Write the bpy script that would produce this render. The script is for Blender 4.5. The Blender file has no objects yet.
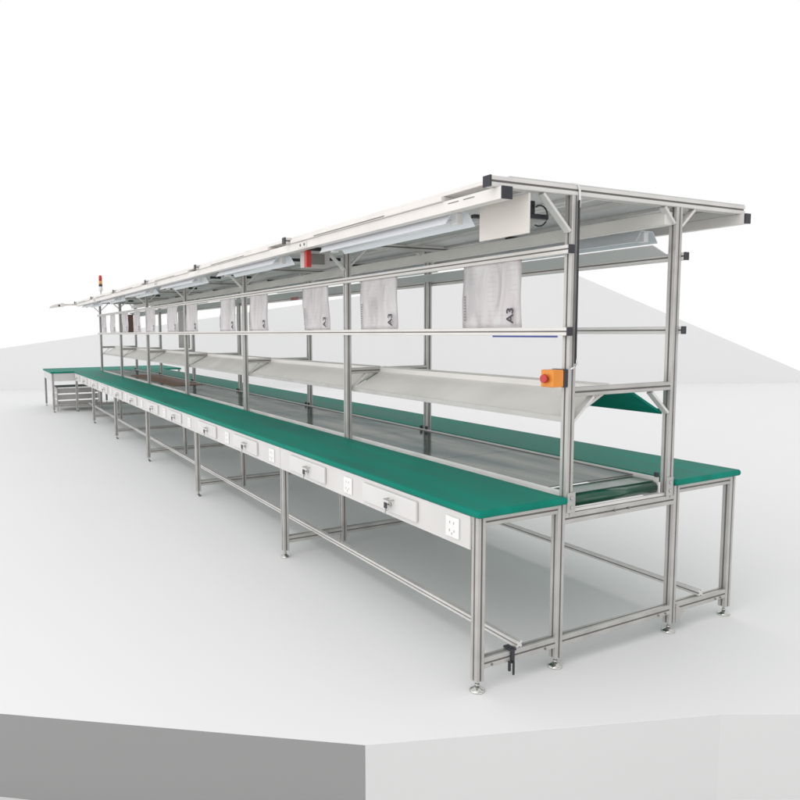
import bpy, bmesh, math, random
from mathutils import Vector, Matrix
random.seed(7)
S = bpy.context.scene
COL = S.collection

# ------------------------------------------------------------------ materials
def new_mat(name):
    m = bpy.data.materials.new(name); m.use_nodes = True
    nt = m.node_tree; b = nt.nodes['Principled BSDF']
    return m, nt, b

def mat(name, col, rough=.5, metal=0.0, var=.06, scale=6.0, stretch=(1, 1, 1), rvar=.08, bump=0.0, bscale=80.0, coat=0.0, spec=.5):
    m, nt, b = new_mat(name)
    N = nt.nodes; L = nt.links
    tc = N.new('ShaderNodeTexCoord'); mp = N.new('ShaderNodeMapping'); mp.inputs['Scale'].default_value = stretch
    L.new(tc.outputs['Object'], mp.inputs['Vector'])
    nz = N.new('ShaderNodeTexNoise'); nz.inputs['Scale'].default_value = scale; nz.inputs['Detail'].default_value = 6
    L.new(mp.outputs[0], nz.inputs['Vector'])
    cr = N.new('ShaderNodeMapRange')
    cr.inputs['From Min'].default_value = .3; cr.inputs['From Max'].default_value = .7
    cr.inputs['To Min'].default_value = 1 - var; cr.inputs['To Max'].default_value = 1 + var
    L.new(nz.outputs['Fac'], cr.inputs['Value'])
    mx = N.new('ShaderNodeVectorMath'); mx.operation = 'SCALE'
    mx.inputs[0].default_value = col; L.new(cr.outputs[0], mx.inputs['Scale'])
    L.new(mx.outputs[0], b.inputs['Base Color'])
    r2 = N.new('ShaderNodeMapRange')
    r2.inputs['From Min'].default_value = .3; r2.inputs['From Max'].default_value = .7
    r2.inputs['To Min'].default_value = max(.02, rough - rvar); r2.inputs['To Max'].default_value = min(1, rough + rvar)
    L.new(nz.outputs['Fac'], r2.inputs['Value']); L.new(r2.outputs[0], b.inputs['Roughness'])
    b.inputs['Metallic'].default_value = metal
    b.inputs['Coat Weight'].default_value = coat
    b.inputs['Specular IOR Level'].default_value = spec
    if bump:
        n2 = N.new('ShaderNodeTexNoise'); n2.inputs['Scale'].default_value = bscale; n2.inputs['Detail'].default_value = 3
        L.new(mp.outputs[0], n2.inputs['Vector'])
        bp = N.new('ShaderNodeBump'); bp.inputs['Strength'].default_value = bump; bp.inputs['Distance'].default_value = .004
        L.new(n2.outputs['Fac'], bp.inputs['Height']); L.new(bp.outputs[0], b.inputs['Normal'])
    return m

M = {}
M['alu'] = mat('aluminium', (.50, .49, .475), .38, .45, .10, 9, rvar=.08, bump=.05, bscale=40)
M['alu_light'] = mat('pale_aluminium', (.68, .665, .65), .42, .2, .06, 7)
M['cream'] = mat('cream_profile', (.72, .69, .665), .45, .0, .05, 5)
M['sheet'] = mat('painted_sheet_steel', (.63, .615, .605), .42, 0, .04, 3, bump=.03, bscale=25)
M['drawer'] = mat('drawer_front_paint', (.66, .645, .635), .36, 0, .04, 4)
M['shelfm'] = mat('pale_shelf_sheet', (.70, .685, .65), .38, .05, .06, 3, bump=.06, bscale=6)
M['roof'] = mat('grey_roof_sheet', (.60, .60, .595), .5, .1, .06, 2)
M['green'] = mat('green_rubber_mat', (.005, .205, .150), .52, 0, .24, 2.6, (2.2, .22, 1), .06, bump=.12, bscale=160, spec=.08)
M['belt'] = mat('dark_green_belt', (.006, .075, .045), .22, 0, .12, 6, spec=.6)
M['black'] = mat('black_plastic', (.025, .027, .035), .4, 0, .1, 20)
M['slot'] = mat('dark_slot', (.20, .19, .18), .6, .3, .1, 20)
M['chrome'] = mat('chromed_steel', (.55, .55, .53), .16, 1, .06, 20)
M['white'] = mat('white_plastic', (.80, .79, .78), .35, 0, .03, 8)
M['reflector'] = mat('lamp_reflector', (.82, .84, .88), .35, .1, .02, 2, rvar=.02)
M['tube'] = mat('lamp_tube', (.82, .83, .85), .2, 0, .02, 5)
M['orange'] = mat('orange_plastic', (.75, .26, .03), .4, 0, .06, 12)
M['red'] = mat('red_plastic', (.50, .03, .025), .3, 0, .06, 12)
M['amber'] = mat('amber_plastic', (.7, .3, .08), .3, 0, .06, 12)
M['blue'] = mat('blue_tape', (.03, .06, .25), .5, 0, .08, 12)
M['ink'] = mat('black_ink', (.06, .06, .07), .7, 0, .05, 20)
M['faint_ink'] = mat('grey_ink', (.26, .24, .26), .7, 0, .05, 20)
M['reflection'] = mat('brown_reflection', (.20, .115, .07), .6, 0, .15, 5, bump=.1)  # brown of a reflection in the steel deck, put into the colour
M['brown'] = mat('hall_door_stand_in', (.18, .10, .07), .55, 0, .2, 4, (1, 1, .3))
M['board'] = mat('cream_board', (.68, .645, .60), .55, 0, .05, 3)
M['panelgrey'] = mat('grey_panel_paint', (.46, .44, .43), .5, .0, .08, 5)
M['cable'] = mat('pale_cable', (.7, .7, .7), .5, 0, .03, 9)
M['floor'] = mat('pale_grey_floor_paint', (.795, .795, .797), .85, 0, .006, .6, rvar=.03, spec=.1)
M['wall'] = mat('pale_grey_wall_paint', (.785, .785, .790), .9, 0, .006, .5, rvar=.03, spec=.05)
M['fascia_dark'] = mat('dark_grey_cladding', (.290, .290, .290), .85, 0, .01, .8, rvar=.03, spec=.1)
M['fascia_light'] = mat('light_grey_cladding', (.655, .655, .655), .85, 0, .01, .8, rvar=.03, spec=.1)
M['groundpale'] = mat('pale_floor_paint', (.72, .72, .72), .8, 0, .01, 1, spec=.1)
M['groundblue'] = mat('blue_floor_paint', (.06, .30, .62), .7, 0, .05, 1, spec=.2)

# steel deck: brushed and slightly rippled so that its reflections break up
def steel():
    m, nt, b = new_mat('steel_deck'); N = nt.nodes; L = nt.links
    tc = N.new('ShaderNodeTexCoord'); mp = N.new('ShaderNodeMapping'); mp.inputs['Scale'].default_value = (2.4, .35, 1)
    L.new(tc.outputs['Object'], mp.inputs['Vector'])
    nz = N.new('ShaderNodeTexNoise'); nz.inputs['Scale'].default_value = 3.2; nz.inputs['Detail'].default_value = 4
    L.new(mp.outputs[0], nz.inputs['Vector'])
    cr = N.new('ShaderNodeValToRGB')
    cr.color_ramp.elements[0].position = .32; cr.color_ramp.elements[0].color = (.15, .175, .175, 1)
    cr.color_ramp.elements[1].position = .68; cr.color_ramp.elements[1].color = (.27, .275, .26, 1)
    L.new(nz.outputs['Fac'], cr.inputs['Fac']); nt.nodes.remove(b)
    b = N.new('ShaderNodeBsdfAnisotropic'); L.new(cr.outputs[0], b.inputs['Color']); b.inputs['Roughness'].default_value = .13
    df = N.new('ShaderNodeBsdfDiffuse'); df.inputs['Color'].default_value = (.05, .055, .055, 1)
    sm = N.new('ShaderNodeAddShader'); L.new(b.outputs[0], sm.inputs[0]); L.new(df.outputs[0], sm.inputs[1])
    L.new(sm.outputs[0], nt.nodes['Material Output'].inputs['Surface'])
    n2 = N.new('ShaderNodeTexNoise'); n2.inputs['Scale'].default_value = 5; n2.inputs['Detail'].default_value = 1
    L.new(tc.outputs['Object'], n2.inputs['Vector'])
    bp = N.new('ShaderNodeBump'); bp.inputs['Strength'].default_value = .16; bp.inputs['Distance'].default_value = .02
    L.new(n2.outputs['Fac'], bp.inputs['Height']); L.new(bp.outputs[0], b.inputs['Normal'])
    return m
M['steel'] = steel()

# printed drawing sheets in cloudy sleeves
def paper():
    m, nt, b = new_mat('printed_sheet'); N = nt.nodes; L = nt.links
    tc = N.new('ShaderNodeTexCoord'); oi = N.new('ShaderNodeObjectInfo')
    ad = N.new('ShaderNodeVectorMath'); ad.operation = 'ADD'
    sc = N.new('ShaderNodeMath'); sc.operation = 'MULTIPLY'; sc.inputs[1].default_value = 37
    L.new(oi.outputs['Random'], sc.inputs[0]); L.new(tc.outputs['Object'], ad.inputs[0]); L.new(sc.outputs[0], ad.inputs[1])
    mp = N.new('ShaderNodeMapping'); mp.inputs['Scale'].default_value = (1, 1.5, .5); L.new(ad.outputs[0], mp.inputs['Vector'])
    nz = N.new('ShaderNodeTexNoise'); nz.inputs['Scale'].default_value = 7; nz.inputs['Detail'].default_value = 3
    nz.inputs['Distortion'].default_value = 1.2
    L.new(mp.outputs[0], nz.inputs['Vector'])
    cr = N.new('ShaderNodeValToRGB')
    cr.color_ramp.elements[0].position = .32; cr.color_ramp.elements[0].color = (.70, .68, .685, 1)
    cr.color_ramp.elements[1].position = .62; cr.color_ramp.elements[1].color = (.88, .855, .86, 1)
    e = cr.color_ramp.elements.new(.46); e.color = (.82, .775, .785, 1)
    L.new(nz.outputs['Fac'], cr.inputs['Fac'])
    # faint print: thin broken rules
    wv = N.new('ShaderNodeTexWave'); wv.bands_direction = 'Z'; wv.inputs['Scale'].default_value = 14; wv.inputs['Distortion'].default_value = 0
    L.new(tc.outputs['Object'], wv.inputs['Vector'])
    n3 = N.new('ShaderNodeTexNoise'); n3.inputs['Scale'].default_value = 14; L.new(ad.outputs[0], n3.inputs['Vector'])
    g1 = N.new('ShaderNodeMath'); g1.operation = 'GREATER_THAN'; g1.inputs[1].default_value = .86; L.new(wv.outputs['Fac'], g1.inputs[0])
    g2 = N.new('ShaderNodeMath'); g2.operation = 'GREATER_THAN'; g2.inputs[1].default_value = .55; L.new(n3.outputs['Fac'], g2.inputs[0])
    mu = N.new('ShaderNodeMath'); mu.operation = 'MULTIPLY'; L.new(g1.outputs[0], mu.inputs[0]); L.new(g2.outputs[0], mu.inputs[1])
    m2 = N.new('ShaderNodeMath'); m2.operation = 'MULTIPLY'; m2.inputs[1].default_value = .13; L.new(mu.outputs[0], m2.inputs[0])
    mx = N.new('ShaderNodeMix'); mx.data_type = 'RGBA'; L.new(m2.outputs[0], mx.inputs[0]); L.new(cr.outputs[0], mx.inputs[6])
    mx.inputs[7].default_value = (.45, .36, .40, 1); L.new(mx.outputs[2], b.inputs['Base Color'])
    b.inputs['Roughness'].default_value = .3
    bp = N.new('ShaderNodeBump'); bp.inputs['Strength'].default_value = .5; bp.inputs['Distance'].default_value = .02
    L.new(nz.outputs['Fac'], bp.inputs['Height']); L.new(bp.outputs[0], b.inputs['Normal'])
    return m
M['paper'] = paper()

# ------------------------------------------------------------------ mesh helpers
class MB:
    def __init__(s): s.bm = bmesh.new(); s.mats = []
    def mi(s, m):
        if m is None: m = 'alu'
        if m not in s.mats: s.mats.append(m)
        return s.mats.index(m)
    def box(s, x0, x1, y0, y1, z0, z1, m=None, bev=0.0, seg=2):
        g = bmesh.ops.create_cube(s.bm, size=1)
        vs = g['verts']
        for v in vs:
            v.co = Vector(((x0 + x1) / 2 + v.co.x * (x1 - x0), (y0 + y1) / 2 + v.co.y * (y1 - y0), (z0 + z1) / 2 + v.co.z * (z1 - z0)))
        fs = set(f for v in vs for f in v.link_faces); i = s.mi(m)
        for f in fs: f.material_index = i
        if bev:
            es = list(set(e for v in vs for e in v.link_edges))
            r = bmesh.ops.bevel(s.bm, geom=es, offset=bev, segments=seg, affect='EDGES', profile=.5)
            for f in r['faces']: f.material_index = i
        return s
    def prism(s, prof, a, b, up=(0, 0, 1), m=None, slotm=None, slots=()):
        """profile polygon (list of (u,v)) swept from a to b"""
        a = Vector(a); b = Vector(b); d = (b - a).normalized(); u = Vector(up)
        if abs(d.dot(u)) > .99: u = Vector((0, 1, 0))
        sd = d.cross(u).normalized(); u = sd.cross(d).normalized()
        va = [s.bm.verts.new(a + sd * p[0] + u * p[1]) for p in prof]
        vb = [s.bm.verts.new(b + sd * p[0] + u * p[1]) for p in prof]
        n = len(prof); i = s.mi(m)
        for k in range(n):
            f = s.bm.faces.new((va[k], va[(k + 1) % n], vb[(k + 1) % n], vb[k])); f.material_index = i
            if slotm and k in slots: f.material_index = s.mi(slotm)
        f = s.bm.faces.new(va[::-1]); f.material_index = i
        f = s.bm.faces.new(vb); f.material_index = i
        return s
    def bar(s, a, b, w=.04, h=None, m='alu', up=(0, 0, 1), slot=True):
        h = h or w
        W, H = w / 2, h / 2
        if not slot:
            return s.prism([(-W, -H), (W, -H), (W, H), (-W, H)], a, b, up, m)
        sw = min(W, H) * .22; dp = min(W, H) * .30; c = min(W, H) * .10
        pr = [(-W + c, -H), (-sw, -H), (-sw, -H + dp), (sw, -H + dp), (sw, -H), (W - c, -H), (W, -H + c),
              (W, -sw), (W - dp, -sw), (W - dp, sw), (W, sw), (W, H - c), (W - c, H),
              (sw, H), (sw, H - dp), (-sw, H - dp), (-sw, H), (-W + c, H), (-W, H - c),
              (-W, sw), (-W + dp, sw), (-W + dp, -sw), (-W, -sw), (-W, -H + c)]
        return s.prism(pr, a, b, up, m, 'slot', (2, 8, 14, 20))
    def cyl(s, a, b, r, r2=None, m=None, n=16, caps=True):
        a = Vector(a); b = Vector(b); r2 = r if r2 is None else r2
        d = (b - a).normalized(); u = Vector((0, 0, 1)) if abs(d.z) < .9 else Vector((1, 0, 0))
        sd = d.cross(u).normalized(); u = sd.cross(d)
        va = []; vb = []
        for k in range(n):
            t = 2 * math.pi * k / n; o = sd * math.cos(t) + u * math.sin(t)
            va.append(s.bm.verts.new(a + o * r)); vb.append(s.bm.verts.new(b + o * r2))
        i = s.mi(m)
        for k in range(n):
            f = s.bm.faces.new((va[k], va[(k + 1) % n], vb[(k + 1) % n], vb[k])); f.material_index = i; f.smooth = True
        if caps:
            f = s.bm.faces.new(va[::-1]); f.material_index = i
            f = s.bm.faces.new(vb); f.material_index = i
        return s
    def tube(s, pts, r, m=None, n=8):
        pts = [Vector(p) for p in pts]; i = s.mi(m); rings = []
        for k, p in enumerate(pts):
            d = (pts[min(k + 1, len(pts) - 1)] - pts[max(k - 1, 0)]).normalized()
            u = Vector((0, 0, 1)) if abs(d.z) < .9 else Vector((1, 0, 0))
            sd = d.cross(u).normalized(); u = sd.cross(d)
            rings.append([s.bm.verts.new(p + (sd * math.cos(2 * math.pi * j / n) + u * math.sin(2 * math.pi * j / n)) * r) for j in range(n)])
        for k in range(len(rings) - 1):
            for j in range(n):
                f = s.bm.faces.new((rings[k][j], rings[k][(j + 1) % n], rings[k + 1][(j + 1) % n], rings[k + 1][j])); f.material_index = i; f.smooth = True
        for ring in (rings[0][::-1], rings[-1]):
            f = s.bm.faces.new(ring); f.material_index = i
        return s
    def lathe(s, prof, c, m=None, n=20):
        c = Vector(c); i = s.mi(m); rings = []
        for (r, z) in prof:
            rings.append([s.bm.verts.new(c + Vector((r * math.cos(2 * math.pi * j / n), r * math.sin(2 * math.pi * j / n), z))) for j in range(n)])
        for k in range(len(rings) - 1):
            for j in range(n):
                f = s.bm.faces.new((rings[k][j], rings[k][(j + 1) % n], rings[k + 1][(j + 1) % n], rings[k + 1][j])); f.material_index = i; f.smooth = True
        for ring in (rings[0][::-1], rings[-1]):
            f = s.bm.faces.new(ring); f.material_index = i
        return s
    def poly(s, pts, th, m=None):
        """closed polygon extruded by vector th"""
        th = Vector(th); i = s.mi(m)
        a = [s.bm.verts.new(Vector(p)) for p in pts]; b = [s.bm.verts.new(Vector(p) + th) for p in pts]
        n = len(pts)
        for k in range(n):
            f = s.bm.faces.new((a[k], a[(k + 1) % n], b[(k + 1) % n], b[k])); f.material_index = i
        f = s.bm.faces.new(a[::-1]); f.material_index = i
        f = s.bm.faces.new(b); f.material_index = i
        return s
    def data(s, name):
        bmesh.ops.recalc_face_normals(s.bm, faces=s.bm.faces)
        me = bpy.data.meshes.new(name); s.bm.to_mesh(me); s.bm.free()
        for m in s.mats: me.materials.append(M[m])
        return me
    def obj(s, name, parent=None, loc=None, rot=None):
        return put(s.data(name), name, parent, loc, rot)

def put(me, name, parent=None, loc=None, rot=None):
    o = bpy.data.objects.new(name, me); COL.objects.link(o)
    if parent is not None: o.parent = parent
    if loc is not None: o.location = loc
    if rot is not None: o.rotation_euler = rot
    return o

def tag(o, label=None, cat=None, group=None, kind=None):
    if label: o['label'] = label
    if cat: o['category'] = cat
    if group: o['group'] = group
    if kind: o['kind'] = kind
    return o

def empty(name, loc=(0, 0, 0)):
    o = bpy.data.objects.new(name, None); COL.objects.link(o); o.location = loc; o.empty_display_size = .2
    return o

def text_mesh(txt, size, m, ext=.0006):
    cu = bpy.data.curves.new('lettering', 'FONT'); cu.body = txt; cu.size = size; cu.extrude = ext; cu.offset = size * .02
    cu.align_x = 'CENTER'; cu.align_y = 'CENTER'
    to = bpy.data.objects.new('lettering', cu); COL.objects.link(to)
    dg = bpy.context.evaluated_depsgraph_get(); dg.update()
    me = bpy.data.meshes.new_from_object(to.evaluated_get(dg))
    bpy.data.objects.remove(to); me.materials.clear(); me.materials.append(M[m])
    return me

# ------------------------------------------------------------------ measured sizes (metres)
P = 1.9025; NB = 6; L = P * NB
X1, XA, XB, X2, X3 = .428, .469, 1.115, 1.167, 1.592    # leg rows and post rows (first leg row at 0)
H = .75; ZT = 1.995

# ------------------------------------------------------------------ setting
g = MB(); g.poly([(-16, -14, -.34), (27, -14, -.34), (27, 3.55, -.34), (-14, 24.75, -.34), (-16, 24.75, -.34)], (0, 0, -.05), 'groundpale'); tag(g.obj('ground'), kind='structure')

F = [(-.586, -.103), (.692, -.569), (.958, -.709), (7.0, -3.9), (26, -3.9), (26, 4.0), (-14, 24.6), (-14, 9.82)]
top = MB(); top.poly([(x, y, 0) for x, y in F], (0, 0, -.06), 'floor'); tag(top.obj('platform_floor'), kind='structure')
def fascia(name, pts, m):
    b = MB()
    for (p, q) in zip(pts, pts[1:]):
        p = Vector((p[0], p[1], 0)); q = Vector((q[0], q[1], 0)); d = (q - p).normalized(); n = Vector((d.y, -d.x, 0))
        b.poly([p - n * .06 + Vector((0, 0, -.0605)), q - n * .06 + Vector((0, 0, -.0605)), q - n * .06 + Vector((0, 0, -.34)), p - n * .06 + Vector((0, 0, -.34))], n * .06, m)
        b.poly([p + Vector((0, 0, -.0015)), q + Vector((0, 0, -.0015)), q + Vector((0, 0, -.34)), p + Vector((0, 0, -.34))], n * .003, m)
    return b.obj(name)
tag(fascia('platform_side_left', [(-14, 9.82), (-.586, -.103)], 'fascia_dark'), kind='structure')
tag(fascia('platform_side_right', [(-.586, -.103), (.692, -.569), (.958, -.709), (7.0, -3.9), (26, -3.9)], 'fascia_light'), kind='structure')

rd = Vector((.888, -.459, 0)); nd = Vector((.459, .888, 0))
w0 = Vector((-1.023, 17.776, 0)); wa = Vector((11.819, 11.145, 0)); w1 = Vector((17.48, 8.222, 0))
up = Vector((0, 0, 1))
wl = w0 - rd * 8
wall = MB(); wall.poly([wl + up * -.02, w1 + rd * .6 + up * -.02, w1 + rd * .6 + up * .05, w1 + up * .304, wa + up * 3.039, w0 + up * 1.076, wl + up * .25], nd * .3, 'wall')
wo = wall.obj('backdrop_wall')
tag(wo, 'pale grey backdrop wall rising to a blunt gable behind the assembly line', 'wall')

# ------------------------------------------------------------------ the assembly line
AL = empty('assembly_line')
tag(AL, 'long aluminium framed assembly line with green bench tops, steel conveyor and overhead rack', 'assembly line')

def foot_data():
    b = MB(); b.lathe([(.030, 0), (.031, .004), (.024, .010), (.012, .016), (.008, .020)], (0, 0, .0), 'chrome')
    b.cyl((0, 0, .018), (0, 0, .058), .006, m='chrome', n=10); b.cyl((0, 0, .022), (0, 0, .030), .010, m='chrome', n=6)
    return b.data('levelling_foot')
FD = foot_data()
def leg_data(top, s=.04):
    b = MB(); b.bar((0, 0, .045), (0, 0, top), s); return b.data('leg')
LD = leg_data(.7185)
bp = MB(); bp.bar((0, 0, .66), (0, 0, ZT), .04); PD = bp.data('post')
cb_side = MB(); cb_side.bar((.02, 0, .117), (X1 - .02, 0, .117), .035, .045); CS = cb_side.data('cross_bar')
cb_mid = MB(); cb_mid.bar((X1 + .02, 0, .117), (X2 - .02, 0, .117), .035, .045); CM = cb_mid.data('cross_bar')
ap = MB(); ap.bar((.02, 0, .699), (X1 - .02, 0, .699), .035, .038); AD = ap.data('apron_bar')
am = MB(); am.bar((X1 + .02, 0, .652), (X2 - .02, 0, .652), .035, .045, up=(0, 0, 1)); AM = am.data('conveyor_support_bar')
mm = MB(); mm.bar((XA + .02, 0, 1.19), (XB - .02, 0, 1.19), .038); MM = mm.data('shelf_support_bar')
bm_ = MB(); bm_.bar((.025, 0, ZT + .02), (X3 - .004, 0, ZT + .02), .04, m='alu_light'); BM = bm_.data('roof_beam')
bc = MB(); bc.box(.017, .0248, -.021, .021, ZT - .001, ZT + .041, 'black'); BC = bc.data('end_cap')
# 45 degree flat brackets
def brk(x, z, dx, dz, m='alu_light'):
    b = MB(); b.bar((x, 0, z + dz), (x + dx, 0, z), .030, .012, m, slot=False, up=(0, 0, 1)); return b
BRK = []
for (x, z, dx, dz) in ((XA + .022, 1.165, .115, -.10), (XB - .022, 1.165, -.115, -.10)):
    BRK.append(brk(x, z, dx, dz).data('corner_bracket'))
for (x, z, dx, dz) in ((XA - .022, ZT - .004, -.15, -.14), (XB - .022, ZT - .004, -.07, -.07), (XB + .022, ZT - .004, .09, -.08)):
    BRK.append(brk(x, z, dx, dz).data('corner_bracket'))

BR2 = brk(XA + .022, ZT - .004, .12, -.11).data('corner_bracket')
for k in range(NB + 1):
    y = k * P
    for x in (0, X1, X2, X3):
        l = put(LD, 'leg', AL, (x, y, 0)); put(FD, 'levelling_foot', l)
    for x in (XA, XB): put(PD, 'post', AL, (x, y, 0))
    put(CS, 'cross_bar', AL, (0, y, 0)); put(CM, 'cross_bar', AL, (0, y, 0)); put(CS, 'cross_bar', AL, (X2, y, 0))
    put(AD, 'apron_bar', AL, (0, y, 0)); put(AD, 'apron_bar', AL, (X2 - .0, y, 0))
    put(AM, 'conveyor_support_bar', AL, (0, y, 0)); put(MM, 'shelf_support_bar', AL, (0, y, 0))
    be = put(BM, 'roof_beam', AL, (0, y, 0)); put(BC, 'end_cap', be)
    for d in BRK: put(d, 'corner_bracket', AL, (0, y, 0))
    if k: put(BR2, 'corner_bracket', AL, (0, y, 0))
# foot gusset by the third leg at the near end, with screws
gb = MB(); gb.poly([(X2 + .0205, -.019, .139), (X2 + .0205, -.019, .047), (X2 + .034, -.019, .047), (X2 + .078, -.019, .094), (X2 + .078, -.019, .0945)], (0, -.005, 0), 'alu'); gb.obj('foot_gusset', AL)
for (x, z, r_) in [(q, .105, .005) for q in (.06, .35, X2 - .05, X2 - .10, X3 - .10, X3 - .06)] + [(.75, .652, .006), (.84, .652, .006)]:
    scb = MB(); scb.cyl((x, -.0175, z), (x, -.021, z), r_, m='slot', n=10); scb.obj('screw', AL)

# low lengthwise stretchers resting on the cross bars
for x in (.21, 1.385):
    b = MB(); b.bar((x, -.012, .154), (x, L + .012, .154), .03, .028, 'alu_light', slot=True); b.obj('stretcher', AL)

# bench tops
def tabletop(x0, x1, y0, y1):
    b = MB(); b.box(x0, x1, y0, y1, .7195, H, 'green', .012, 3); return b.obj('tabletop', AL)
tabletop(-.035, XA - .0225, -.04, L + .045)
tabletop(XB + .0225, X3 + .035, -.04, L + .045)

# drawer housings, drawers and sockets (both sides)
def drawer_data():
    b = MB(); b.box(-.016, 0, 0, .47, .606, .700, 'drawer', .006, 2); b.box(.0, .30, .012, .458, .612, .694, 'sheet')
    return b.data('drawer')
DD = drawer_data()
hb = MB(); hb.box(-.044, -.036, .17, .225, .668, .674, 'chrome', .002); hb.box(-.038, -.0165, .172, .178, .668, .674, 'chrome'); hb.box(-.038, -.0165, .217, .223, .668, .674, 'chrome'); HD = hb.data('handle')
kb = MB(); kb.cyl((-.0165, .205, .646), (-.026, .205, .646), .010, m='chrome'); KD = kb.data('lock')
kk = MB(); kk.cyl((-.0265, .205, .646), (-.040, .205, .646), .003, m='chrome', n=8)
kk.box(-.046, -.040, .193, .217, .630, .658, 'black', .002); kk.box(-.045, -.041, .203, .209, .603, .629, 'chrome')
kk.tube([(-.043, .205, .633), (-.045, .192, .622), (-.043, .18, .63), (-.043, .186, .642), (-.043, .2, .64)], .0016, 'chrome'); EK = kk.data('key')
sb = MB(); sb.box(-.008, 0, 0, .086, .606, .692, 'white', .003)
for (yy, zz, a) in ((.030, .668, 0), (.056, .668, 0), (.028, .634, 1), (.058, .634, 1), (.043, .622, 0)):
    sb.box(-.0086, -.0079, yy - .0016, yy + .0016, zz - .005, zz + .005, 'slot')
SD = sb.data('power_socket')
hs = MB(); hs.box(-.006, 0, .0015, P - .0015, .583, .7185, 'sheet'); hs.box(0, .02, .0015, P - .0015, .583, .587, 'sheet'); HS = hs.data('drawer_housing')
for side in (0, ):
    for k in range(NB):
        y = k * P
        for (dy, kind) in ((.02 if k == 0 else 0, 'h'), (.085, 's'), (.375, 'd'), (.965, 's'), (1.26, 'd')):
            me = {'h': HS, 's': SD, 'd': DD}[kind]; nm = {'h': 'drawer_housing', 's': 'power_socket', 'd': 'drawer'}[kind]
            xo = {'h': -.0205, 's': -.0267, 'd': -.0267}[kind]
            yy = y + dy
            if side == 0: o = put(me, nm, AL, (xo, yy, 0))
            else:
                w = {'h': P, 's': .086, 'd': .47}[kind]
                if kind == 'h' : yy = y
                o = put(me, nm, AL, (X3 - xo, yy + w, 0), (0, 0, math.pi))
            if kind == 'h' and k == 0 and side == 0: o.scale = (1, (P - .0215) / P, 1)
            if kind == 'd':
                put(HD, 'handle', o); put(KD, 'lock', o); put(EK, 'key', o)

# conveyor
for x in (XA + .0215, XB - .0215 - .008):
    b = MB(); b.box(x, x + .008, .022, L - .022, .655, .757, 'alu_light', .002); b.obj('conveyor_side_rail', AL)
x0, x1 = XA + .031, XB - .031
for k in range(NB * 2):
    a = .16 if k == 0 else k * P / 2 + .002
    b = MB(); b.box(x0, x1, a, (k + 1) * P / 2 - .002, .744, .748, 'steel'); b.obj('steel_deck_plate', AL)
b = MB(); b.cyl((x0 + .005, .045, .707), (x1 - .005, .045, .707), .027, m='belt', n=28)
b.box(x0 + .005, x1 - .005, .045, .157, .7345, .7385, 'belt'); b.box(x0 + .005, x1 - .005, .045, .24, .679, .683, 'belt'); b.obj('conveyor_belt', AL)
b = MB(); b.cyl((x0 - .012, .045, .707), (x1 + .012, .045, .707), .012, m='chrome'); b.obj('roller_shaft', AL)
b = MB(); b.box(x0 - .01, x1 + .01, -.012, .0, .676, .690, 'alu_light', .002); b.obj('front_plate', AL)
for (xa, xb) in ((XA - .016, XA + .030), (XB - .030, XB + .016)):
    b = MB(); b.box(xa, xb, -.026, -.0205, .677, .765, 'alu', .002); b.cyl(((xa + xb) / 2, -.026, .74), ((xa + xb) / 2, -.031, .74), .008, m='chrome', n=6)
    b.cyl(((xa + xb) / 2, -.026, .70), ((xa + xb) / 2, -.031, .70), .008, m='chrome', n=6); b.obj('bearing_plate', AL)
# black knuckles where right posts meet the conveyor rail
for k in range(0, NB + 1):
    for dy in ((.021, .041) if k == 0 else (-.041, .041)):
        b = MB(); b.box(XB - .038, XB - .0225, k * P + min(dy, dy * .52), k * P + max(dy, dy * .52), .7575, .780, 'black', .004) if abs(dy) > .03 else None
        if abs(dy) > .03: b.obj('clamp_block', AL)

# sloping shelves between the support bars
def shelf(sign, k):
    xa, za = (XA + .024, 1.068) if sign > 0 else (XB - .024, 1.068)
    xb, zb = xa + sign * .215, 1.178
    ya, yb = k * P + .0215, (k + 1) * P - .0215
    b = MB()
    mt = 'shelfm' if sign > 0 else 'green'
    ny = Vector((0, yb - ya, 0))
    b.poly([(xa, ya, za), (xb, ya, zb), (xb, ya, zb - .012), (xa, ya, za - .012)], ny, mt)
    b.poly([(xa, ya, za - .0125), (xa, ya, za + .012), (xa - sign * .003, ya, za + .012), (xa - sign * .003, ya, za - .0125)], ny, 'alu' if sign > 0 else mt)
    if sign > 0:
        b.poly([(xb, ya, zb - .012), (xb, ya, zb + .028), (xb + .003, ya, zb + .028), (xb + .003, ya, zb - .012)], ny, mt)
        b.poly([(xb + .0035, ya, zb + .026), (xb + .0035, ya, zb + .0285), (xb + .033, ya, zb + .0365), (xb + .033, ya, zb + .034)], ny, mt)
    return b.obj('shelf', AL)
for k in range(NB):
    a = shelf(1, k); a['label'] = 'pale sheet metal shelf sloping towards the left'
    a = shelf(-1, k); a['label'] = 'green shelf sloping towards the right'

# hanging rails outside the posts
for (x, sg) in ((XA - .0355, -1), (XB + .0355, 1)):
    for z in (1.444, 1.778):
        b = MB(); b.bar((x, -.03, z), (x, L + .03, z), .03, .034, 'cream' if sg < 0 else 'alu_light'); r = b.obj('rail', AL)
        b = MB(); b.box(x - .016, x + .016, -.0365, -.0303, z - .018, z + .018, 'black', .002); b.obj('end_cap', r)
b = MB(); b.box(XA - .0495, XA - .0465, .02, .42, 1.419, 1.4265, 'blue'); b.obj('blue_tape', AL)

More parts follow.
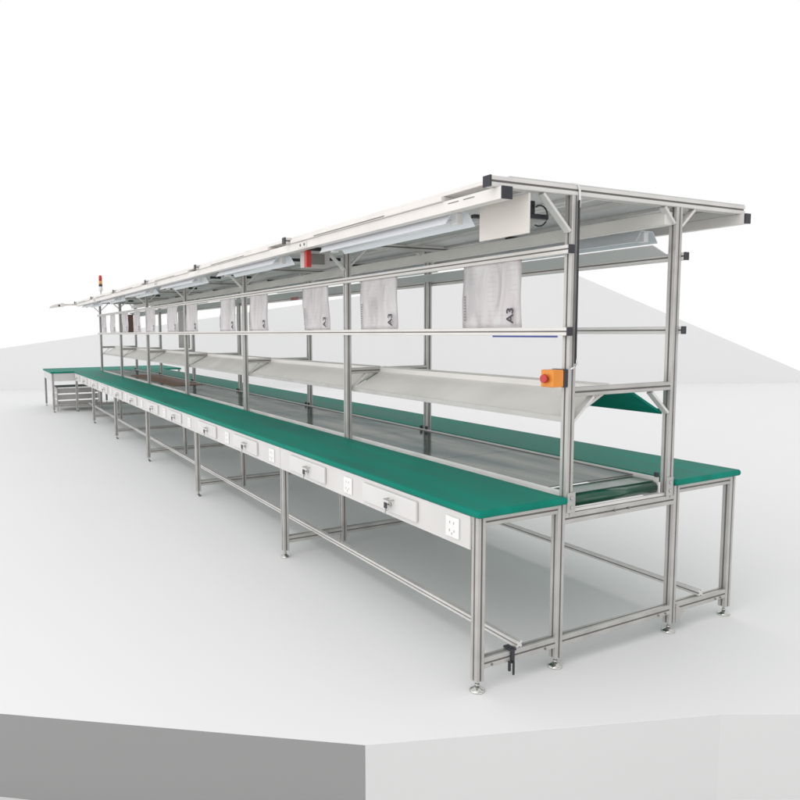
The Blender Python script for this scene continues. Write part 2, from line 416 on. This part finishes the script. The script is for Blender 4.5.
# canopy: long edge rails, ducts, roof sheets
for (x, m, w) in ((.084, 'cream', .05), (X3 - .012, 'cream', .04)):
    b = MB(); b.bar((x, -.035, ZT - .0235), (x, L + .03, ZT - .0235), w, .046, m, slot=False); r = b.obj('edge_rail', AL)
    b = MB(); b.box(x - w / 2 - .001, x + w / 2 + .001, -.043, -.0353, ZT - .0475, ZT + .0005, 'black', .002); b.obj('end_cap', r)
for k in range(NB):
    y0, y1 = k * P + .021, (k + 1) * P - .021
    b = MB(); b.box(.045, .105, y0 + .3, y1 - .02, ZT + .0006, ZT + .022, 'cream', .003); b.box(.060, .115, y0 + .004, y1 - .004, ZT + .0225, ZT + .0400, 'cream', .002); b.box(.0435, .0448, y0 + .75, y1 - .35, ZT + .004, ZT + .009, 'slot'); b.obj('cable_duct', AL)
    b = MB(); b.box(X3 - .031, X3 - .011, y0 + .001, y1 - .001, ZT + .0006, ZT + .0398, 'cream', .002); b.obj('cable_duct', AL)
    for (xa, xb) in ((.115, .79), (.80, X3 - .005)):
        b = MB(); b.box(xa, xb, k * P + (.0005 if k else -.018), (k + 1) * P - .0005 + (.018 if k == NB - 1 else 0), ZT + .0405, ZT + .0445, 'roof'); b.obj('roof_panel', AL)
    for xx in (.33, .66, .93, 1.26):
        b = MB(); b.bar((xx, y0, ZT + .033), (xx, y1, ZT + .033), .03, .014, 'alu_light', slot=False); b.obj('roof_batten', AL)
    for (xx, yy) in ((.30, .25), (.47, .55), (.47, .95), (.30, 1.35), (.75, .8), (1.2, 1.2)):
        b = MB(); b.box(xx, xx + .11, k * P + yy, k * P + yy + .022, ZT + .002, ZT + .0255, 'black', .003); b.obj('cable_clip', AL)
# seam plates on the left edge rail
for yy in (P * 1 - .25, P * 3 - .4, P * 5 - .2):
    b = MB(); b.box(.0558, .0585, yy, yy + .12, ZT - .040, ZT - .006, 'alu_light')
    b.cyl((.0557, yy + .03, ZT - .023), (.053, yy + .03, ZT - .023), .008, m='slot', n=10); b.cyl((.0557, yy + .085, ZT - .023), (.053, yy + .085, ZT - .023), .008, m='slot', n=10)
    b.obj('joint_plate', AL)
for k in range(2):
    b = MB(); b.box(.0583, .0589, .12 + k * .1, .19 + k * .1, ZT - .016, ZT - .012, 'slot'); b.obj('rail_slot', AL)
# trunking inside the post rows
b = MB(); b.box(XB - .072, XB - .022, .0, L, 1.915, 1.975, 'shelfm', .004)
b.obj('trunking', AL)
b = MB(); b.poly([(XB - .024, .022, 1.785), (XB - .12, .022, 1.822), (XB - .12, .022, 1.826), (XB - .024, .022, 1.789)], (0, L - .05, 0), 'roof'); b.obj('cable_tray', AL)
for dz in (0, .055):
    b = MB(); b.box(XB + .0195, XB + .0203, 4.08, 4.26, 1.764 + dz * .33, 1.773 + dz * .33, 'red'); b.obj('red_marker', AL)

# cables
b = MB(); b.tube([(XA - .06, .0, ZT + .0445), (XA - .02, -.012, ZT + .0455), (XA + .004, -.022, ZT + .043), (XA + .012, -.0255, ZT + .02), (XA + .014, -.0255, ZT - .02), (XA + .012, -.026, ZT - .05)], .0045, 'cable'); b.obj('cable', AL)
b = MB(); b.tube([(XA + .010, -.026, ZT - .02), (XA + .010, -.026, 1.6), (XA + .010, -.026, 1.31)], .0042, 'black'); b.obj('cable', AL)
b = MB(); b.tube([(XA - .02, -.028, 1.288), (XA + .0, -.032, 1.296), (XA + .012, -.032, 1.31), (XA + .014, -.028, 1.33)], .004, 'cable'); b.obj('cable', AL)
# black clamp lever on the near low bar
b = MB(); b.box(.155, .175, -.026, -.0185, .088, .152, 'black', .003); b.box(.150, .18, -.03, .02, .141, .150, 'black', .003)
b.box(.159, .169, -.034, -.0265, .040, .098, 'black', .003); b.box(.142, .152, -.030, -.019, .058, .10, 'black', .003); b.obj('clamp_lever', AL)
# fan bracket under the roof close to the near end
b = MB(); b.box(.215, .30, .31, .335, 1.937, 1.953, 'black', .003); b.box(.262, .285, .305, .33, 1.84, 1.988, 'slot', .003); b.obj('fan_bracket', AL)
b = MB(); b.box(.34, .45, .11, .135, 1.915, 1.935, 'black', .003); b.box(.352, .375, .113, .132, 1.9355, 1.988, 'black', .003)
b.tube([(.385 + .045 * math.cos(t * .35 - 2.0), .104 - .001 * t, 1.925 + .042 * math.sin(t * .35 - 2.0)) for t in range(13)], .0035, 'black'); b.obj('fan_bracket', AL)

# ------------------------------------------------------------------ top-level things on the line
ORD = ['first', 'second', 'third', 'fourth', 'fifth', 'sixth', 'seventh', 'eighth', 'ninth', 'tenth', 'eleventh', 'twelfth']
# lamp fixtures
def lamp_parts():
    hood = MB(); w, t = .085, .0025
    pr = [(-w, 0), (-.045, .058), (.045, .058), (w, 0), (w - .004, 0), (.043, .0545), (-.043, .0545), (-w + .004, 0)]
    hood.prism(pr, (0, 0, 0), (0, 1.20, 0), m='reflector')
    tube = MB(); tube.cyl((0, .045, .022), (0, 1.155, .022), .014, m='tube', n=16)
    cp = MB(); cp.box(-.018, .018, 0, .04, .004, .054, 'white', .004)
    hg = MB(); hg.box(-.02, .02, 0, .02, .0585, .124, 'slot')
    return hood.data('reflector'), tube.data('lamp_tube'), cp.data('lamp_holder'), hg.data('hanger')
LP = lamp_parts()
for side in (0, 1):
    for k in range(NB):
        e = empty('lamp_fixture', ((.180, 1.385)[side], k * P + .36, 1.910 - side * .015))
        put(LP[0], 'reflector', e); put(LP[1], 'lamp_tube', e)
        for ya in (.004, 1.150): put(LP[2], 'lamp_holder', e, (0, ya, 0))
        for ya in (.2, 1.0): put(LP[3], 'hanger', e, (0, ya, 0))
        tag(e, '%s tube lamp from the near end, in the row under the %s roof edge' % (ORD[k], ('left', 'right')[side]),
            'lamp', 'tube lamps under the roof')
# hanging printed sheets
RNG = [(.25, .655), (1.25, 1.66), (2.08, 2.48), (3.18, 3.59), (3.95, 4.38), (5.13, 5.57), (5.93, 6.37), (7.0, 7.52), (7.89, 8.29), (8.72, 9.2), (9.75, 10.2), (10.6, 11.0)]
A3 = text_mesh('A3', .062, 'ink')
for i, (ya, yb) in enumerate(RNG):
    w = yb - ya; h = .318; b = bmesh.new(); nx, nz = 14, 10; grid = []
    ph = random.random() * 6; sk = random.uniform(-.012, .012) if i else 0
    if i == 2: sk = .03
    for a in range(nx + 1):
        row = []
        for c in range(nz + 1):
            u, v = a / nx, c / nz
            off = .005 * math.sin(u * 9 + ph + v * 2) * (1 - v * .6) + .003 * math.sin(v * 7 + ph)
            row.append(b.verts.new((off, u * w + sk * v, v * h)))
        grid.append(row)
    for a in range(nx):
        for c in range(nz):
            f = b.faces.new((grid[a][c], grid[a + 1][c], grid[a + 1][c + 1], grid[a][c + 1])); f.smooth = True
    r = bmesh.ops.solidify(b, geom=b.faces[:], thickness=.0012)
    me = bpy.data.meshes.new('printed_sheet'); b.to_mesh(me); b.free(); me.materials.append(M['paper'])
    o = put(me, 'printed_sheet', None, (XA - .036, ya, 1.4625))
    tag(o, '%s printed sheet from the near end, hanging between the two left rails' % ORD[i], 'sheet', 'printed sheets hanging between the rails')
    # lettering reads upwards on the near lower corner
    t = put(A3, 'lettering', o, (-.0125, .055, .055)); t.rotation_euler = Matrix(((0, 0, -1), (0, 1, 0), (1, 0, 0))).to_euler()
    t.matrix_local = Matrix.Translation((-.0125, .055, .055)) @ Matrix(((0, 0, -1, 0), (0, 1, 0, 0), (1, 0, 0, 0), (0, 0, 0, 1)))
    fi = MB()
    for q in range(9):
        fi.box(-.0115, -.0105, w - .032, w - .020, .035 + q * .014, .044 + q * .014, 'faint_ink')
    fi.obj('printed_line', o)
# emergency stop
e = empty('emergency_stop_box', (XA - .021, .02, 1.25))
b = MB(); b.box(-.020, 0, -.036, .036, -.038, .038, 'black', .003); b.obj('back_plate', e)
b = MB(); b.box(-.082, -.0205, -.034, .034, -.036, .036, 'orange', .004); b.obj('cover', e)
b = MB(); b.cyl((-.0825, 0, 0), (-.094, 0, 0), .012, m='slot'); b.cyl((-.094, 0, 0), (-.104, 0, 0), .019, .017, m='red', n=20); b.obj('push_button', e)
tag(e, 'orange emergency stop box with red mushroom button on the nearest left post', 'stop button')
# hanging board
e = MB(); e.box(.222, .232, -.01, .285, 1.832, 1.988, 'board', .002); tag(e.obj('hanging_board'), 'blank cream board hanging under the near left corner of the roof', 'board')
# display
e = empty('display_box', (.19, 1.80, 1.850))
b = MB(); b.box(-.06, .10, 0, .10, 0, .10, 'panelgrey', .004); b.obj('casing', e)
b = MB(); b.box(-.066, -.0605, -.003, .03, -.001, .101, 'red', .002); b.box(-.0662, -.035, -.006, -.0031, -.001, .101, 'red'); b.obj('red_edge', e)
b = MB(); b.box(-.03, .06, -.006, -.0005, .018, .082, 'slot', .002); b.obj('dark_screen', e)
tag(e, 'grey box with dark screen and red edge under the roof at the second posts', 'box')
# signal tower
e = empty('signal_tower', (.084, 8.94, ZT + .0005))
b = MB(); b.lathe([(.035, 0), (.035, .012), (.012, .02), (.010, .10)], (0, 0, 0), 'alu_light'); b.obj('stand', e)
b = MB(); b.lathe([(.024, .10), (.028, .105), (.028, .16), (.026, .165)], (0, 0, 0), 'alu_light'); b.obj('base', e)
b = MB(); b.lathe([(.027, .1655), (.027, .20)], (0, 0, 0), 'black'); b.obj('collar', e)
b = MB(); b.lathe([(.024, .2005), (.024, .25)], (0, 0, 0), 'amber'); b.obj('lens', e)
b = MB(); b.lathe([(.024, .2505), (.024, .31), (.02, .33), (.006, .336)], (0, 0, 0), 'red'); b.obj('lens', e)
tag(e, 'slim red and amber signal tower standing on the roof near the far end', 'signal light')
# arm lamp at the far end
e = empty('arm_lamp', (.02, L, ZT))
b = MB(); b.bar((.06, .05, -.01), (-.17, .05, -.02), .03, slot=False, m='cream'); b.obj('arm', e)
b = MB(); b.poly([(-.16, .0, -.005), (-.20, .0, .015), (-.38, .0, -.03), (-.43, .0, -.07), (-.40, .0, -.08), (-.18, .0, -.05)], (0, .12, 0), 'cream'); b.obj('lamp_head', e)
b = MB(); b.box(-.28, -.25, -.003, -.0003, -.05, -.02, 'black'); b.obj('switch', e)
tag(e, 'small cream lamp on a short arm at the far left roof corner', 'lamp')
# stand-ins: panel for a hall pillar, board for a hall door, painted deck reflection
e = MB(); e.box(XB + .06, XB + .075, 8.02, 8.60, 1.215, 1.99, 'panelgrey', .003); tag(e.obj('hall_pillar_stand_in'), 'tall grey panel standing in for a hall pillar behind the right rails', 'panel')
e = MB(); e.box(.86, 1.085, L + .031, L + .05, 1.44, 1.80, 'brown', .003); tag(e.obj('hall_door_stand_in'), 'small brown board standing in for a hall door on the far end frame', 'board')
e = MB(); e.box(x0 + .12, x1 - .06, 6.9, 9.6, .7485, .754, 'reflection', .002); tag(e.obj('reflection_strip'), 'flat brown strip painting a reflection on the steel conveyor towards the far end', 'reflection')  # brown hall reflection in the deck, painted as a flat strip

# ------------------------------------------------------------------ end bench
EB = empty('end_bench', (-.42, L + .075, 0))
tag(EB, 'short green topped bench set crosswise at the far end of the line', 'bench')
W, D = 2.42, 1.45
b = MB(); b.box(-.02, W, -.02, D, .7195, H, 'green', .012, 3); b.obj('tabletop', EB)
for (x, y) in ((.02, .02), (.02, D - .04), (1.2, .02), (1.2, D - .04), (W - .04, .02), (W - .04, D - .04)):
    l = put(LD, 'leg', EB, (x, y, 0)); put(FD, 'levelling_foot', l)
b = MB(); b.box(.042, 1.178, -.002, .008, .575, .7185, 'sheet'); b.obj('front_panel', EB)
b = MB(); b.box(-.002, .008, .042, D - .062, .575, .7185, 'sheet'); b.obj('side_panel', EB)
b = MB(); b.bar((.04, .02, .117), (1.18, .02, .117), .035, .045); b.obj('cross_bar', EB)
# steel trays stacked underneath
TS = empty('tray_rack', (-.20, L + .30, 0))
tag(TS, 'low rack of grey steel trays standing under the far end bench', 'tray rack')
for z in (.09, .21, .33):
    b = MB(); b.box(-.10, .62, 0, .5, z, z + .006, 'panelgrey'); b.box(-.10, .62, -.004, 0, z, z + .095, 'panelgrey', .001); b.box(-.104, -.1, 0, .5, z, z + .095, 'panelgrey', .001); b.obj('tray', TS)
for (x, y) in ((-.115, -.015), (.635, -.015), (-.115, .515), (.635, .515)):
    b = MB(); b.box(x - .01, x + .01, y - .01, y + .01, 0, .44, 'alu'); b.obj('upright', TS)
b = MB(); b.box(-.13, .65, -.03, .53, .4405, .452, 'slot', .002); b.obj('top_plate', TS)

# ------------------------------------------------------------------ camera
cam = bpy.data.cameras.new('camera'); co = bpy.data.objects.new('camera', cam); COL.objects.link(co); S.camera = co
yw, pt, rl = -.4767, -.0917, -.0091
fw = Vector((-math.sin(yw) * math.cos(pt), math.cos(yw) * math.cos(pt), math.sin(pt)))
r = Vector((math.cos(yw), math.sin(yw), 0)); u = r.cross(fw)
r2 = math.cos(rl) * r + math.sin(rl) * u; u2 = -math.sin(rl) * r + math.cos(rl) * u
mw = Matrix((r2, u2, -fw)).transposed().to_4x4(); mw.translation = Vector((-1.7592, -2.1019, 1.4547))
co.matrix_world = mw
cam.sensor_width = 36; cam.lens = 691.32 / 800 * 36
cam.shift_x = (400 - 326.36) / 800; cam.shift_y = (394.58 - 400) / 800
cam.clip_end = 300

# ------------------------------------------------------------------ white world surround, uneven out of view, and added fill lamps
w = bpy.data.worlds.new('World'); S.world = w; w.use_nodes = True
nt = w.node_tree; bg = nt.nodes['Background']; N = nt.nodes; Lk = nt.links
tc = N.new('ShaderNodeTexCoord')
def dotn(v):
    d = N.new('ShaderNodeVectorMath'); d.operation = 'DOT_PRODUCT'; d.inputs[1].default_value = v
    Lk.new(tc.outputs['Generated'], d.inputs[0]); return d.outputs['Value']
def mr(src, a, b, c, d, smooth=True):
    m = N.new('ShaderNodeMapRange'); m.inputs['From Min'].default_value = a; m.inputs['From Max'].default_value = b
    m.inputs['To Min'].default_value = c; m.inputs['To Max'].default_value = d
    if smooth: m.interpolation_type = 'SMOOTHSTEP'
    Lk.new(src, m.inputs['Value']); return m.outputs[0]
def mul(a, b, op='MULTIPLY'):
    m = N.new('ShaderNodeMath'); m.operation = op
    for i, s_ in enumerate((a, b)):
        if isinstance(s_, (int, float)): m.inputs[i].default_value = s_
        else: Lk.new(s_, m.inputs[i])
    return m.outputs[0]
front = mr(dotn((.459, .888, 0)), -.15, .05, 0, 1)          # 1 where the white backdrop is
lr = mr(dotn((-.888, .459, 0)), -.6, .6, .75, 1.55)          # unseen side behind the camera, made brighter on the left for shading
inv = N.new('ShaderNodeMath'); inv.operation = 'SUBTRACT'; inv.inputs[0].default_value = 1; Lk.new(front, inv.inputs[1])
back = mul(inv.outputs[0], lr)
tot = mul(front, back, 'ADD')
cmb = N.new('ShaderNodeCombineColor')
for i in range(3): Lk.new(tot, cmb.inputs[i])
Lk.new(cmb.outputs[0], bg.inputs['Color']); bg.inputs['Strength'].default_value = 1.0

def area(name, loc, tgt, size, power, col=(1, 1, 1)):
    l = bpy.data.lights.new(name, 'AREA'); l.shape = 'RECTANGLE'; l.size, l.size_y = size; l.energy = power; l.color = col
    o = bpy.data.objects.new(name, l); COL.objects.link(o); o.location = loc
    d = Vector(tgt) - Vector(loc); o.rotation_euler = d.to_track_quat('-Z', 'Y').to_euler(); return o
area('front_fill', (1.5, -7.5, .9), (1.0, 2.0, .2), (7, 1.8), 50, (1, .99, .98))  # unseen fill, added to send light under the open near end
area('low_fill', (-7.0, 4.5, .9), (.8, 4.5, .2), (14, 1.6), 90, (1, .985, .97))  # unseen fill at the left, added to lift the shade under the benches
area('overhead_fill', (-4.5, -1.5, 5.0), (.6, 4, .8), (4, 4), 50, (1, .97, .94))  # unseen fill lamp added high on the left

S.view_settings.view_transform = 'Standard'; S.view_settings.look = 'None'; S.view_settings.gamma = 1; S.view_settings.exposure = 0
S.render.engine = 'CYCLES'
S.cycles.max_bounces = 10; S.cycles.diffuse_bounces = 6
